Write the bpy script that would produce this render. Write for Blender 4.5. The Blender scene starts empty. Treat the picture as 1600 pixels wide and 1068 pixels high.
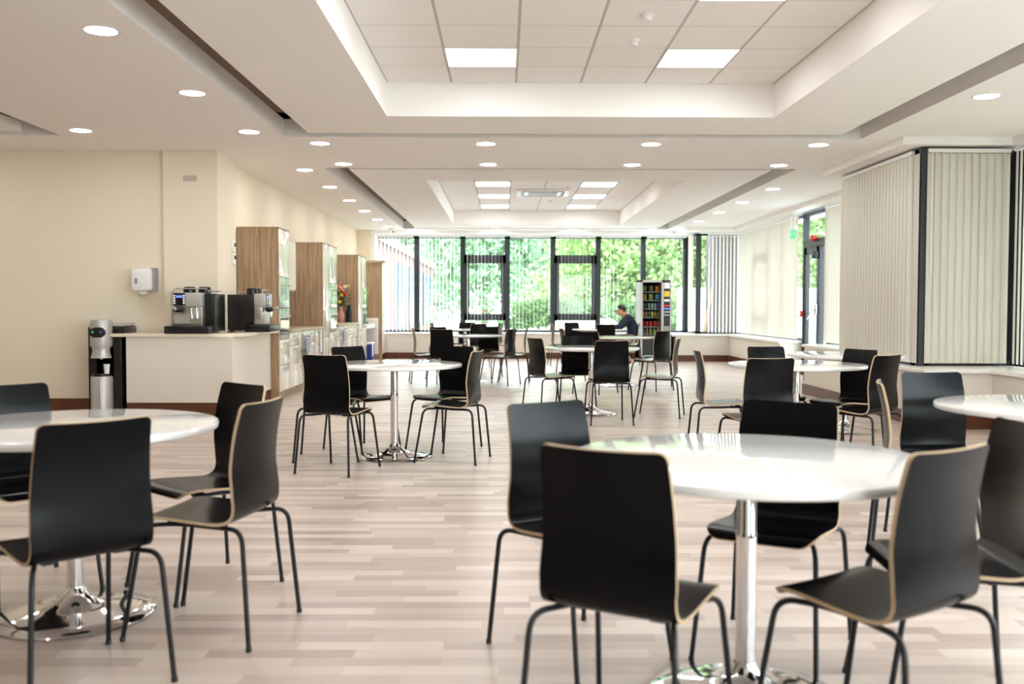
import bpy, bmesh, math, random
from mathutils import Matrix, Vector
R=math.radians; PI=math.pi
rnd=random.Random(7)
scn=bpy.context.scene; COL=scn.collection
# ---------------------------------------------------------------- camera, world, exposure
def srgb(r,g,b):
    f=lambda c:(c/255/12.92 if c/255<=.04045 else ((c/255+.055)/1.055)**2.4)
    return (f(r),f(g),f(b),1.0)
cd=bpy.data.cameras.new('camera'); cam=bpy.data.objects.new('camera',cd); COL.objects.link(cam); scn.camera=cam
cd.sensor_fit='HORIZONTAL'; cd.sensor_width=36; cd.lens=1485.65/1600*36; cd.clip_start=.05; cd.clip_end=500
F_=Vector((.00858526,.99924571,-.0378722)); R_=Vector((.99996197,-.00852093,.00185992)); U_=Vector((-.00153581,.03788673,.99928086))
cam.matrix_world=Matrix(((R_.x,U_.x,-F_.x,0),(R_.y,U_.y,-F_.y,0),(R_.z,U_.z,-F_.z,1.226),(0,0,0,1)))
cd.dof.use_dof=True; cd.dof.focus_distance=8.2; cd.dof.aperture_fstop=2.3
w=bpy.data.worlds.new('sky'); scn.world=w; w.use_nodes=True
nt=w.node_tree; bg=nt.nodes['Background']
tc=nt.nodes.new('ShaderNodeTexCoord'); sx=nt.nodes.new('ShaderNodeSeparateXYZ'); cr=nt.nodes.new('ShaderNodeValToRGB')
nt.links.new(tc.outputs['Generated'],sx.inputs[0]); nt.links.new(sx.outputs['Z'],cr.inputs[0]); nt.links.new(cr.outputs[0],bg.inputs[0])
cr.color_ramp.elements[0].color=(.92,.97,1,1); cr.color_ramp.elements[1].color=(.70,.86,1,1)
bg.inputs[1].default_value=2.9                      # bright overcast sky
scn.view_settings.view_transform='Standard'; scn.view_settings.look='None'; scn.view_settings.gamma=1
scn.view_settings.use_curve_mapping=False
scn.view_settings.exposure=2.2
LAMP_W=19.0; PANEL_W=2.8                             # downlight / ceiling panel emission
cy=scn.cycles; cy.max_bounces=10; cy.diffuse_bounces=6; cy.glossy_bounces=4; cy.transmission_bounces=6; cy.transparent_max_bounces=32
cy.caustics_reflective=False; cy.caustics_refractive=False; cy.sample_clamp_indirect=6; cy.use_denoising=True
# ---------------------------------------------------------------- materials
MT={}
def pm(name,col,rough=.5,metal=0,spec=.5,coat=0,noise=0,nscale=8,nstretch=(1,1,1),bump=0,emit=0,emcol=None):
    if name in MT: return MT[name]
    m=bpy.data.materials.new(name); m.use_nodes=True; t=m.node_tree; b=t.nodes['Principled BSDF']
    b.inputs['Base Color'].default_value=col; b.inputs['Roughness'].default_value=rough; b.inputs['Metallic'].default_value=metal
    b.inputs['Specular IOR Level'].default_value=spec; b.inputs['Coat Weight'].default_value=coat
    if emit: b.inputs['Emission Strength'].default_value=emit; b.inputs['Emission Color'].default_value=emcol or col
    if noise or bump:
        c=t.nodes.new('ShaderNodeTexCoord'); mp=t.nodes.new('ShaderNodeMapping'); mp.inputs['Scale'].default_value=nstretch
        n=t.nodes.new('ShaderNodeTexNoise'); n.inputs['Scale'].default_value=nscale; n.inputs['Detail'].default_value=5
        t.links.new(c.outputs['Object'],mp.inputs[0]); t.links.new(mp.outputs[0],n.inputs['Vector'])
        if noise:
            mx=t.nodes.new('ShaderNodeMix'); mx.data_type='RGBA'
            mx.inputs[6].default_value=tuple(c*(1-noise) for c in col[:3])+(1,); mx.inputs[7].default_value=tuple(min(1,c*(1+noise)) for c in col[:3])+(1,)
            t.links.new(n.outputs['Fac'],mx.inputs[0]); t.links.new(mx.outputs[2],b.inputs['Base Color'])
        if bump:
            bp=t.nodes.new('ShaderNodeBump'); bp.inputs['Strength'].default_value=bump; bp.inputs['Distance'].default_value=.004
            t.links.new(n.outputs['Fac'],bp.inputs['Height']); t.links.new(bp.outputs[0],b.inputs['Normal'])
    MT[name]=m; return m
M_wall=pm('cream wall paint',srgb(232,221,200),.75,spec=.2,noise=.015,nscale=3)
M_wallw=pm('off white paint',srgb(224,217,206),.7,spec=.2,noise=.015,nscale=3)
M_ceil=pm('ceiling paint',srgb(246,244,241),.85,spec=.15,noise=.012,nscale=2)
M_white=pm('white paint',srgb(236,235,232),.4,spec=.4)
M_sill=pm('white sill',srgb(238,236,232),.25,spec=.5)
M_skirt=pm('dark wood skirting',srgb(92,50,28),.4,noise=.25,nscale=6,nstretch=(.4,.4,8))
M_black=pm('black laminate',srgb(7,8,11),.24,spec=.14,noise=.25,nscale=3)
M_ply=pm('plywood edge',srgb(188,164,134),.6,spec=.2,noise=.08,nscale=60)
M_leg=pm('dark grey steel',srgb(26,26,31),.35,spec=.3)
M_chrome=pm('chrome',(.82,.82,.84,1),.07,metal=1)
M_top=pm('white gloss tabletop',srgb(240,239,237),.06,spec=.5,coat=.2)
M_dark=pm('anthracite frame',srgb(42,46,52),.45)
M_blk=pm('black plastic',srgb(14,14,15),.3)
M_blkm=pm('matt black',srgb(12,12,12),.7)
M_slot=pm('dark slot',srgb(120,100,85),.8)
M_gloss=pm('cream gloss door',srgb(226,218,207),.09,spec=.45)
M_satin=pm('cream satin door',srgb(222,210,196),.4,spec=.3)
M_steel=pm('brushed steel',srgb(190,188,182),.28,metal=.9,noise=.06,nscale=12,nstretch=(1,1,30))
M_silver=pm('silver plastic',srgb(186,184,180),.35,metal=.4)
M_grey=pm('grey plastic',srgb(150,150,150),.5)
M_ovng=pm('oven glass',srgb(120,140,132),.03,spec=1.0,coat=1)
M_ovnb=pm('black oven glass',srgb(10,11,12),.05,spec=.4)
M_lamp=pm('lamp diffuser',(1,1,1,1),.5,emit=LAMP_W,emcol=(1,.995,.98,1))
M_panel=pm('panel diffuser',(1,1,1,1),.5,emit=PANEL_W,emcol=(1,1,1,1))
M_red=pm('red plastic',srgb(190,20,30),.4)
M_green=pm('exit green',srgb(20,150,90),.4,emit=.6)
M_blue=pm('blue plastic',srgb(20,45,140),.4)
M_paper=pm('white paper',srgb(240,240,240),.7)
M_lcd=pm('blue display',srgb(90,110,230),.3,emit=.35)
M_redled=pm('red display',srgb(200,40,40),.3,emit=.2)
M_yel=pm('yellow label',srgb(225,200,50),.5)
M_conc=pm('pale paving',srgb(176,174,170),.9,noise=.1,nscale=.6)
M_soil=pm('pale soil',srgb(196,170,146),1,noise=.2,nscale=1.2,bump=.5)
M_fence=pm('white hoarding',srgb(240,240,244),.6)
M_navy=pm('navy jacket',srgb(14,22,50),.8,noise=.2,nscale=12,bump=.4)
M_skin=pm('skin',srgb(204,150,122),.5)
M_hair=pm('dark hair',srgb(36,26,22),.6)
M_khaki=pm('khaki trousers',srgb(150,136,120),.85)
M_shoe=pm('brown leather',srgb(140,72,36),.5)
M_sole=pm('pale sole',srgb(196,190,180),.7)
def woodmat(name,c1,c2):
    m=bpy.data.materials.new(name); m.use_nodes=True; t=m.node_tree; b=t.nodes['Principled BSDF']; b.inputs['Roughness'].default_value=.45
    c=t.nodes.new('ShaderNodeTexCoord'); mp=t.nodes.new('ShaderNodeMapping'); mp.inputs['Scale'].default_value=(22,22,1.1)
    n=t.nodes.new('ShaderNodeTexNoise'); n.inputs['Scale'].default_value=1.6; n.inputs['Detail'].default_value=7; n.inputs['Distortion'].default_value=.6
    r=t.nodes.new('ShaderNodeValToRGB'); r.color_ramp.elements[0].position=.3; r.color_ramp.elements[1].position=.72
    r.color_ramp.elements[0].color=c1; r.color_ramp.elements[1].color=c2
    t.links.new(c.outputs['Object'],mp.inputs[0]); t.links.new(mp.outputs[0],n.inputs['Vector']); t.links.new(n.outputs['Fac'],r.inputs[0]); t.links.new(r.outputs[0],b.inputs['Base Color'])
    return m
M_oak=woodmat('oak laminate',srgb(134,108,82),srgb(188,160,128))
M_oakp=woodmat('pale worktop laminate',srgb(170,150,124),srgb(200,184,160))
def glassmat(name,tint=(.96,.98,.97,1),refl=.06):
    m=bpy.data.materials.new(name); m.use_nodes=True; t=m.node_tree; t.nodes.remove(t.nodes['Principled BSDF'])
    tr=t.nodes.new('ShaderNodeBsdfTransparent'); tr.inputs[0].default_value=tint; g=t.nodes.new('ShaderNodeBsdfGlossy'); g.inputs['Roughness'].default_value=.01
    f=t.nodes.new('ShaderNodeLayerWeight'); pw=t.nodes.new('ShaderNodeMath'); pw.operation='POWER'; pw.inputs[1].default_value=5; ml=t.nodes.new('ShaderNodeMath'); ml.operation='MULTIPLY_ADD'; ml.inputs[1].default_value=.5; ml.inputs[2].default_value=.025; mx=t.nodes.new('ShaderNodeMixShader')
    t.links.new(f.outputs['Facing'],pw.inputs[0]); t.links.new(pw.outputs[0],ml.inputs[0]); t.links.new(ml.outputs[0],mx.inputs[0]); t.links.new(tr.outputs[0],mx.inputs[1]); t.links.new(g.outputs[0],mx.inputs[2]); t.links.new(mx.outputs[0],t.nodes['Material Output'].inputs[0])
    return m
M_glass=glassmat('clear glass'); M_vglass=glassmat('dark tinted glass',(.85,.9,.88,1))
def blindmat(name,col,trans):
    m=bpy.data.materials.new(name); m.use_nodes=True; t=m.node_tree; t.nodes.remove(t.nodes['Principled BSDF'])
    d=t.nodes.new('ShaderNodeBsdfDiffuse'); d.inputs[0].default_value=col; tl=t.nodes.new('ShaderNodeBsdfTranslucent'); tl.inputs[0].default_value=col
    mx=t.nodes.new('ShaderNodeMixShader'); mx.inputs[0].default_value=trans
    t.links.new(d.outputs[0],mx.inputs[1]); t.links.new(tl.outputs[0],mx.inputs[2]); t.links.new(mx.outputs[0],t.nodes['Material Output'].inputs[0])
    return m
M_blind=blindmat('cream blind fabric',srgb(224,222,210),.085)
M_blindo=blindmat('white blind fabric',srgb(236,234,226),.3)
def floormat():
    m=bpy.data.materials.new('wood strip vinyl'); m.use_nodes=True; t=m.node_tree; b=t.nodes['Principled BSDF']; L=t.links.new
    N=t.nodes.new
    c=N('ShaderNodeTexCoord'); s=N('ShaderNodeSeparateXYZ'); L(c.outputs['Object'],s.inputs[0])
    def mth(op,a,bv=None):
        n=N('ShaderNodeMath'); n.operation=op
        for i,v in enumerate((a,bv)):
            if v is None: continue
            if isinstance(v,(int,float)): n.inputs[i].default_value=v
            else: L(v,n.inputs[i])
        return n.outputs[0]
    row=mth('FLOOR',mth('DIVIDE',s.outputs['Y'],.078))
    wn=N('ShaderNodeTexWhiteNoise'); wn.noise_dimensions='1D'; L(row,wn.inputs['W'])
    xo=mth('ADD',s.outputs['X'],mth('MULTIPLY',wn.outputs['Value'],3.7))
    colx=mth('FLOOR',mth('DIVIDE',xo,.52))
    cb=N('ShaderNodeCombineXYZ'); L(row,cb.inputs[0]); L(colx,cb.inputs[1])
    w2=N('ShaderNodeTexWhiteNoise'); w2.noise_dimensions='2D'; L(cb.outputs[0],w2.inputs['Vector'])
    mp=N('ShaderNodeMapping'); mp.inputs['Scale'].default_value=(1.2,26,1); L(c.outputs['Object'],mp.inputs[0])
    n=N('ShaderNodeTexNoise'); n.inputs['Scale'].default_value=2; n.inputs['Detail'].default_value=6; L(mp.outputs[0],n.inputs['Vector'])
    fac=mth('ADD',mth('MULTIPLY',w2.outputs['Value'],.62),mth('MULTIPLY',n.outputs['Fac'],.45))
    r=N('ShaderNodeValToRGB'); e=r.color_ramp.elements
    e[0].position=.12; e[0].color=srgb(162,143,134); e[1].position=.92; e[1].color=srgb(214,199,188)
    k=e.new(.5); k.color=srgb(192,174,163)
    L(fac,r.inputs[0]); L(r.outputs[0],b.inputs['Base Color'])
    b.inputs['Roughness'].default_value=.34; b.inputs['Specular IOR Level'].default_value=.45
    bp=N('ShaderNodeBump'); bp.inputs['Strength'].default_value=.08; bp.inputs['Distance'].default_value=.002; L(n.outputs['Fac'],bp.inputs['Height']); L(bp.outputs[0],b.inputs['Normal'])
    return m
M_floor=floormat()
def tilemat():
    m=bpy.data.materials.new('ceiling tiles'); m.use_nodes=True; t=m.node_tree; b=t.nodes['Principled BSDF']; L=t.links.new
    b.inputs['Roughness'].default_value=.9; b.inputs['Specular IOR Level'].default_value=.1
    c=t.nodes.new('ShaderNodeTexCoord'); s=t.nodes.new('ShaderNodeSeparateXYZ'); L(c.outputs['Object'],s.inputs[0])
    def line(sock,w):
        a=t.nodes.new('ShaderNodeMath'); a.operation='PINGPONG'; a.inputs[1].default_value=.3; L(sock,a.inputs[0])
        q=t.nodes.new('ShaderNodeMath'); q.operation='LESS_THAN'; q.inputs[1].default_value=w; L(a.outputs[0],q.inputs[0]); return q.outputs[0]
    a=line(s.outputs['X'],.011); q=line(s.outputs['Y'],.004)
    mx=t.nodes.new('ShaderNodeMath'); mx.operation='MAXIMUM'; L(a,mx.inputs[0]); L(q,mx.inputs[1])
    mc=t.nodes.new('ShaderNodeMix'); mc.data_type='RGBA'; mc.inputs[6].default_value=srgb(244,241,238); mc.inputs[7].default_value=srgb(196,191,186)
    L(mx.outputs[0],mc.inputs[0]); L(mc.outputs[2],b.inputs['Base Color']); return m
M_tile=tilemat()
def brickmat(name,c1,c2,mo):
    m=bpy.data.materials.new(name); m.use_nodes=True; t=m.node_tree; b=t.nodes['Principled BSDF']; L=t.links.new; b.inputs['Roughness'].default_value=.9
    c=t.nodes.new('ShaderNodeTexCoord'); s=t.nodes.new('ShaderNodeSeparateXYZ'); L(c.outputs['Object'],s.inputs[0])
    ad=t.nodes.new('ShaderNodeMath'); L(s.outputs['X'],ad.inputs[0]); L(s.outputs['Y'],ad.inputs[1])
    cb=t.nodes.new('ShaderNodeCombineXYZ'); L(ad.outputs[0],cb.inputs[0]); L(s.outputs['Z'],cb.inputs[1])
    k=t.nodes.new('ShaderNodeTexBrick'); k.inputs['Scale'].default_value=1; k.inputs['Brick Width'].default_value=.225; k.inputs['Row Height'].default_value=.075; k.inputs['Mortar Size'].default_value=.008
    k.inputs['Color1'].default_value=c1; k.inputs['Color2'].default_value=c2; k.inputs['Mortar'].default_value=mo
    L(cb.outputs[0],k.inputs['Vector']); L(k.outputs['Color'],b.inputs['Base Color']); return m
M_brick=brickmat('red brick',srgb(104,76,70),srgb(92,66,60),srgb(112,100,96))
M_brickd=brickmat('dark brick',srgb(62,48,46),srgb(50,38,38),srgb(86,78,76))
def leafmat(name,a,b_):
    m=bpy.data.materials.new(name); m.use_nodes=True; t=m.node_tree; L=t.links.new; t.nodes.remove(t.nodes['Principled BSDF'])
    g=t.nodes.new('ShaderNodeNewGeometry'); r=t.nodes.new('ShaderNodeValToRGB'); r.color_ramp.elements[0].color=a; r.color_ramp.elements[1].color=b_
    L(g.outputs['Random Per Island'],r.inputs[0])
    d=t.nodes.new('ShaderNodeBsdfDiffuse'); tl=t.nodes.new('ShaderNodeBsdfTranslucent'); mx=t.nodes.new('ShaderNodeMixShader'); mx.inputs[0].default_value=.6
    L(r.outputs[0],d.inputs[0]); L(r.outputs[0],tl.inputs[0]); L(d.outputs[0],mx.inputs[1]); L(tl.outputs[0],mx.inputs[2]); L(mx.outputs[0],t.nodes['Material Output'].inputs[0]); return m
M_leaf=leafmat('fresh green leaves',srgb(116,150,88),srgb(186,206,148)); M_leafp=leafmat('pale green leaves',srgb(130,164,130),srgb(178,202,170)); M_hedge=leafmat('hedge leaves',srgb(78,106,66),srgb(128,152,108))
M_bark=pm('bark',srgb(150,120,84),.9,noise=.2)
def checkmat():
    m=bpy.data.materials.new('checked tea towel'); m.use_nodes=True; t=m.node_tree; b=t.nodes['Principled BSDF']; b.inputs['Roughness'].default_value=.9
    c=t.nodes.new('ShaderNodeTexCoord'); k=t.nodes.new('ShaderNodeTexChecker'); k.inputs['Scale'].default_value=48
    k.inputs['Color1'].default_value=srgb(225,225,232); k.inputs['Color2'].default_value=srgb(70,80,130)
    t.links.new(c.outputs['Object'],k.inputs['Vector']); t.links.new(k.outputs[0],b.inputs['Base Color']); return m
M_check=checkmat()
# ---------------------------------------------------------------- building helpers
class MB:
    def __init__(s): s.bm=bmesh.new(); s.mi=0
    def face(s,pts,mi=None):
        vs=[s.bm.verts.new(p) for p in pts]; f=s.bm.faces.new(vs); f.material_index=s.mi if mi is None else mi; return f
    def box(s,x0,x1,y0,y1,z0,z1,mi=None,bev=0):
        x0,x1=sorted((x0,x1)); y0,y1=sorted((y0,y1)); z0,z1=sorted((z0,z1))
        v=[s.bm.verts.new(p) for p in ((x0,y0,z0),(x1,y0,z0),(x1,y1,z0),(x0,y1,z0),(x0,y0,z1),(x1,y0,z1),(x1,y1,z1),(x0,y1,z1))]
        fs=[s.bm.faces.new([v[i] for i in q]) for q in ((3,2,1,0),(4,5,6,7),(0,1,5,4),(1,2,6,5),(2,3,7,6),(3,0,4,7))]
        for f in fs: f.material_index=s.mi if mi is None else mi
        if bev:
            es={e for f in fs for e in f.edges}
            r=bmesh.ops.bevel(s.bm,geom=list(es),offset=bev,segments=2,affect='EDGES',profile=.5)
            for f in r['faces']: f.material_index=s.mi if mi is None else mi
        return s
    def tube(s,path,r,seg=8,mi=None):
        P=[Vector(p) for p in path]; n=len(P); rr=r if isinstance(r,(list,tuple)) else [r]*n
        up=None; rings=[]
        for i in range(n):
            d=(P[min(i+1,n-1)]-P[max(i-1,0)]).normalized()
            if up is None: up=d.orthogonal().normalized()
            up=(up-d*up.dot(d)).normalized(); sd=d.cross(up)
            rings.append([s.bm.verts.new(P[i]+(up*math.cos(2*PI*k/seg)+sd*math.sin(2*PI*k/seg))*rr[i]) for k in range(seg)])
        fs=[]
        for a,b in zip(rings,rings[1:]):
            for k in range(seg): fs.append(s.bm.faces.new((a[k],a[(k+1)%seg],b[(k+1)%seg],b[k])))
        fs.append(s.bm.faces.new(rings[0][::-1])); fs.append(s.bm.faces.new(rings[-1]))
        for f in fs: f.material_index=s.mi if mi is None else mi
        return s
    def lathe(s,prof,c=(0,0,0),seg=32,mi=None,axis='Z',a0=0,a1=2*PI):
        rings=[]; closed=abs(a1-a0-2*PI)<1e-6; n=seg if closed else seg+1
        for r,z in prof:
            ring=[]
            for k in range(n):
                a=a0+(a1-a0)*k/seg; p=(r*math.cos(a),r*math.sin(a),z)
                if axis=='X': p=(z,p[0],p[1])
                if axis=='Y': p=(p[0],z,p[1])
                ring.append(s.bm.verts.new((p[0]+c[0],p[1]+c[1],p[2]+c[2])))
            rings.append(ring)
        fs=[]
        for a,b in zip(rings,rings[1:]):
            for k in range(n if closed else n-1): fs.append(s.bm.faces.new((a[k],a[(k+1)%n],b[(k+1)%n],b[k])))
        if closed:
            if prof[0][0]>1e-6: fs.append(s.bm.faces.new(rings[0][::-1]))
            if prof[-1][0]>1e-6: fs.append(s.bm.faces.new(rings[-1]))
        for f in fs: f.material_index=s.mi if mi is None else mi
        return s
    def prism(s,poly,z0,z1,mi=None,bev=0):
        a=[s.bm.verts.new((x,y,z0)) for x,y in poly]; b=[s.bm.verts.new((x,y,z1)) for x,y in poly]; n=len(poly)
        fs=[s.bm.faces.new(a[::-1]),s.bm.faces.new(b)]+[s.bm.faces.new((a[k],a[(k+1)%n],b[(k+1)%n],b[k])) for k in range(n)]
        for f in fs: f.material_index=s.mi if mi is None else mi
        if bev:
            es=[e for e in fs[0].edges]+[e for e in fs[1].edges]
            r=bmesh.ops.bevel(s.bm,geom=es,offset=bev,segments=2,affect='EDGES')
            for f in r['faces']: f.material_index=s.mi if mi is None else mi
        return s
    def ball(s,c,r,sc=(1,1,1),seg=16,mi=None):
        o=bmesh.ops.create_uvsphere(s.bm,u_segments=seg,v_segments=max(6,seg*2//3),radius=r,matrix=Matrix.Translation(c)@Matrix.Diagonal((*sc,1)))
        for v in o['verts']:
            for f in v.link_faces: f.material_index=s.mi if mi is None else mi
        return s
    def xf(s,m):
        bmesh.ops.transform(s.bm,matrix=m,verts=s.bm.verts[:]); return s
WL={}
def mesh_of(mb,mats,smooth=40):
    me=bpy.data.meshes.new('mesh'); bmesh.ops.recalc_face_normals(mb.bm,faces=mb.bm.faces[:]); mb.bm.to_mesh(me); mb.bm.free()
    for m in (mats if isinstance(mats,(list,tuple)) else [mats]): me.materials.append(m)
    if smooth:
        for p in me.polygons: p.use_smooth=True
        me.set_sharp_from_angle(angle=R(smooth))
    return me
def build(name,mb,mats,parent=None,smooth=40,kind=None,local=False,label=None):
    """one mesh object; geometry given in world space unless local, moved into the parent's frame"""
    if parent is not None and not local:
        mb.xf(WL[parent.name].inverted())
    o=bpy.data.objects.new(name,mesh_of(mb,mats,smooth)); COL.objects.link(o)
    if parent is not None: o.parent=parent; WL[o.name]=WL[parent.name].copy()
    else: WL[o.name]=Matrix.Identity(4)
    if kind: o['kind']=kind
    if label: o['label']=label
    return o
def thing(name,label,cat,loc=(0,0,0),rz=0,group=None):
    o=bpy.data.objects.new(name,None); COL.objects.link(o); o.empty_display_size=.1
    o.location=loc; o.rotation_euler=(0,0,rz); WL[o.name]=Matrix.Translation(loc)@Matrix.Rotation(rz,4,'Z')
    o['label']=label; o['category']=cat
    if group: o['group']=group
    return o
def tag(o,label,cat,group=None,kind=None):
    o['label']=label; o['category']=cat
    if group: o['group']=group
    if kind: o['kind']=kind
    return o
def dup(root,loc,rz,label,group=None):
    r=root.copy(); COL.objects.link(r); r.location=loc; r.rotation_euler=(0,0,rz); r['label']=label
    WL[r.name]=Matrix.Translation(loc)@Matrix.Rotation(rz,4,'Z')
    if group: r['group']=group
    for ch in list(root.children):
        c=ch.copy(); COL.objects.link(c); c.parent=r
        for g in list(ch.children):
            q=g.copy(); COL.objects.link(q); q.parent=c
    return r
def struct(name,mb,m,parent=None,smooth=0): return build(name,mb,m,parent,smooth,kind='structure')
def single(name,mb,m,label,cat,group=None,smooth=40): return tag(build(name,mb,m,None,smooth),label,cat,group)
# ---------------------------------------------------------------- room shell
ZC=2.985; ZU=3.2985; ZS=2.905; XL=-3.418; XW=5.39
struct('floor',MB().box(-9,6,-3,22.9,-.1,0),M_floor)
def rects(mb,xs,ys,z0,z1,skip):
    for i in range(len(xs)-1):
        for j in range(len(ys)-1):
            cx,cy_=(xs[i]+xs[i+1])/2,(ys[j]+ys[j+1])/2
            if any(a<cx<b and c<cy_<d for a,b,c,d in skip): continue
            mb.box(xs[i],xs[i+1],ys[j],ys[j+1],z0,z1)
T1h=(-2.3,3.75,.1,10.03); T2h=(-2.3,3.75,12.24,21.83); T3h=(-8.4,-4.6,4.2,9.97)
holes=[T1h,T2h,T3h]
mb=MB(); xs=sorted({-9,6}|{h[0] for h in holes}|{h[1] for h in holes}); ys=sorted({-3,22.9}|{h[2] for h in holes}|{h[3] for h in holes})
rects(mb,xs,ys,ZC,ZC+.19,holes); bmesh.ops.remove_doubles(mb.bm,verts=mb.bm.verts[:],dist=1e-4)
struct('ceiling',mb,M_ceil)
def raft(n,x0,x1,y0,y1,cx0,cx1,cy0,cy1,hole,zu=ZU):
    mb=MB()
    mb.box(x0,cx0,y0,y1,ZC,ZC+.10); mb.box(cx1,x1,y0,y1,ZC,ZC+.10); mb.box(cx0,cx1,y0,cy0,ZC,ZC+.10); mb.box(cx0,cx1,cy1,y1,ZC,ZC+.10)
    for q in ((cx0-.02,cx0,cy0-.02,cy1+.02),(cx1,cx1+.02,cy0-.02,cy1+.02),(cx0,cx1,cy0-.02,cy0),(cx0,cx1,cy1,cy1+.02)): mb.box(*q,ZC+.10,zu)
    r=struct('ceiling_raft',mb,M_ceil); r['label']='white dropped ceiling raft around the '+n
    o=MB().box(0,cx1-cx0,cy0-cy1,0,0,.03); o.xf(Matrix.Translation((cx0,cy1,zu)))
    t=MB().box(0,cx1-cx0,cy0-cy1,0,0,.03)
    c=bpy.data.objects.new('ceiling_tiles',mesh_of(t,M_tile,0)); COL.objects.link(c); c.location=(cx0,cy1,zu); c['kind']='structure'; o.bm.free()
    g=MB(); h=hole
    for q in ((h[0]-.05,x0+.12,h[2],h[3]),(x1-.12,h[1]+.05,h[2],h[3]),(h[0],h[1],h[2]-.05,y0+.12),(h[0],h[1],y1-.12,h[3]+.05)): g.box(*q,ZC+.185,ZC+.21)
    struct('ceiling_slot',g,M_slot)
raft('near coffer',-2.0,3.46,.4,9.8,-1.09,2.515,1.72,8.92,T1h)
raft('far coffer',-2.0,3.46,12.38,21.6,-1.09,2.515,13.4,20.75,T2h)
raft('left alcove coffer',-8.1,-4.9,4.5,9.76,-7.3,-5.6,5.5,8.9,T3h)
struct('ceiling_roof',MB().box(-9,6,-3,22.9,3.4,3.5),M_ceil)
# soffits above the windows
s=MB(); s.box(-3.1,6,22.25,22.9,ZS,ZC); s.box(4.02,6,21.05,22.25,ZS,ZC); s.box(5.1,6,12.4,21.1,ZS,ZC); s.box(4.13,6,9.88,12.4,ZS,ZC); s.box(5.27,6,-3,9.88,ZS,ZC)
struct('ceiling_soffit',s,M_ceil)
# walls
def wall(n,*b,m=M_wall): return struct('wall_'+n,MB().box(*b),m)
wall('left',XL-.25,XL,11.6,22.9,0,ZC); wall('column',-3.878,-3.262,10.9,11.62,0,ZC); wall('alcove',-9,-3.87,10.95,11.2,0,ZC)
wall('far_left',-9.2,-9,-3,11.2,0,ZC); wall('stub',XL,-3.1,22.2,22.9,0,ZC)
wall('back_low',-9,6,-3.2,-3,0,.5); wall('back_high',-9,6,-3.2,-3,2.85,ZC); wall('back_left',-9,2.2,-3.2,-3,0,ZC)
# upstands under the windows with sills and skirtings
u=MB(); u.box(-3.1,4.0,22.12,22.9,0,.56); struct('wall_far',u,M_wallw)
u=MB(); u.box(3.82,6,21.08,22.12,0,.56); struct('wall_bay',u,M_wallw)
u=MB(); u.box(5.0,6,17.16,21.08,0,.56); u.box(5.0,6,13.35,15.76,0,.56); struct('wall_right',u,M_wallw)
u=MB(); u.box(4.235,6,9.46,13.35,0,.56); struct('wall_pier',u,M_wallw)
u=MB(); u.box(4.895,6,-3,9.46,0,.56); struct('wall_near_right',u,M_wallw)
sl=MB(); sl.box(-3.1,3.72,22.09,22.85,.56,.60,bev=.006); sl.box(3.72,5.6,21.04,22.85,.56,.60,bev=.006); struct('trim_1',sl,M_sill)
sl=MB(); sl.box(4.955,5.6,17.13,21.06,.56,.60,bev=.006); sl.box(4.955,5.6,13.3,15.79,.56,.60,bev=.006); struct('trim_2',sl,M_sill)
sl=MB(); sl.box(4.19,5.6,9.42,13.3,.56,.60,bev=.006); sl.box(4.85,5.6,-3,9.43,.56,.60,bev=.006); struct('trim_3',sl,M_sill)
k=MB(); k.box(XL+.6,3.82,22.10,22.12,0,.14); struct('baseboard_far',k,M_skirt)
k=MB(); k.box(3.80,4.98,21.06,21.08,0,.14); k.box(4.98,5.0,17.16,21.08,0,.14); k.box(4.98,5.0,13.35,15.76,0,.14); struct('baseboard_right',k,M_skirt)
k=MB(); k.box(4.215,4.235,9.44,13.37,0,.14); k.box(4.235,4.895,9.44,9.46,0,.14); k.box(4.875,4.895,-3,9.44,0,.14); struct('baseboard_pier',k,M_skirt)
k=MB(); k.box(-9,-4.2,10.93,10.95,0,.155); struct('baseboard_left',k,M_skirt)
# ---------------------------------------------------------------- windows
def window(n,axis,pos,a0,a1,z0=.60,z1=2.88,mull=(),w_=.06,trans=(),d=.09):
    """frame of bars in the plane axis=pos between a0..a1, glass pane inside"""
    fr=MB(); gl=MB()
    def bx(mb,u0,u1,zz0,zz1,t0,t1):
        if axis=='Y': mb.box(u0,u1,pos+t0,pos+t1,zz0,zz1)
        else: mb.box(pos+t0,pos+t1,u0,u1,zz0,zz1)
    bx(fr,a0,a1,z0,z0+.05,0,d); bx(fr,a0,a1,z1-.05,z1,0,d)
    for m in (a0+w_/2,a1-w_/2,*mull): bx(fr,m-w_/2,m+w_/2,z0,z1,0,d)
    for (u0,u1,zz0,zz1) in trans: bx(fr,u0,u1,zz0,zz1,-.01,d)
    bx(gl,a0+.02,a1-.02,z0+.02,z1-.02,d*.45,d*.55)
    f=struct(f'window_{n}',fr,M_dark); g=build('glass',gl,M_glass,f,0); return f
YF=22.75
mx=[-3.12,-2.08,-.98,.08,1.17,2.25,3.33,4.40]
tr=[]
for i in (2,4):
    a,b=mx[i],mx[i+1]; a,b=a+.03,b-.03
    tr+=[(a,b,2.24,2.44),(a,b,.88,1.04),(a,a+.12,.88,2.44),(b-.12,b,.88,2.44)]
window(1,'Y',YF,mx[0],mx[-1],mull=mx[1:-1],trans=tr,w_=.12)
window(2,'X',4.40,21.72,YF,w_=.12); window(3,'Y',21.70,4.40,5.44,mull=(),w_=.1)
window(4,'X',5.42,17.16,21.72,mull=(20.3,19.2,18.2),trans=[(19.2,20.3,2.2,2.34),(19.2,20.3,.95,1.05)],w_=.08)
window(5,'X',5.42,12.2,15.78,mull=(14.0,),w_=.08)
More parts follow.
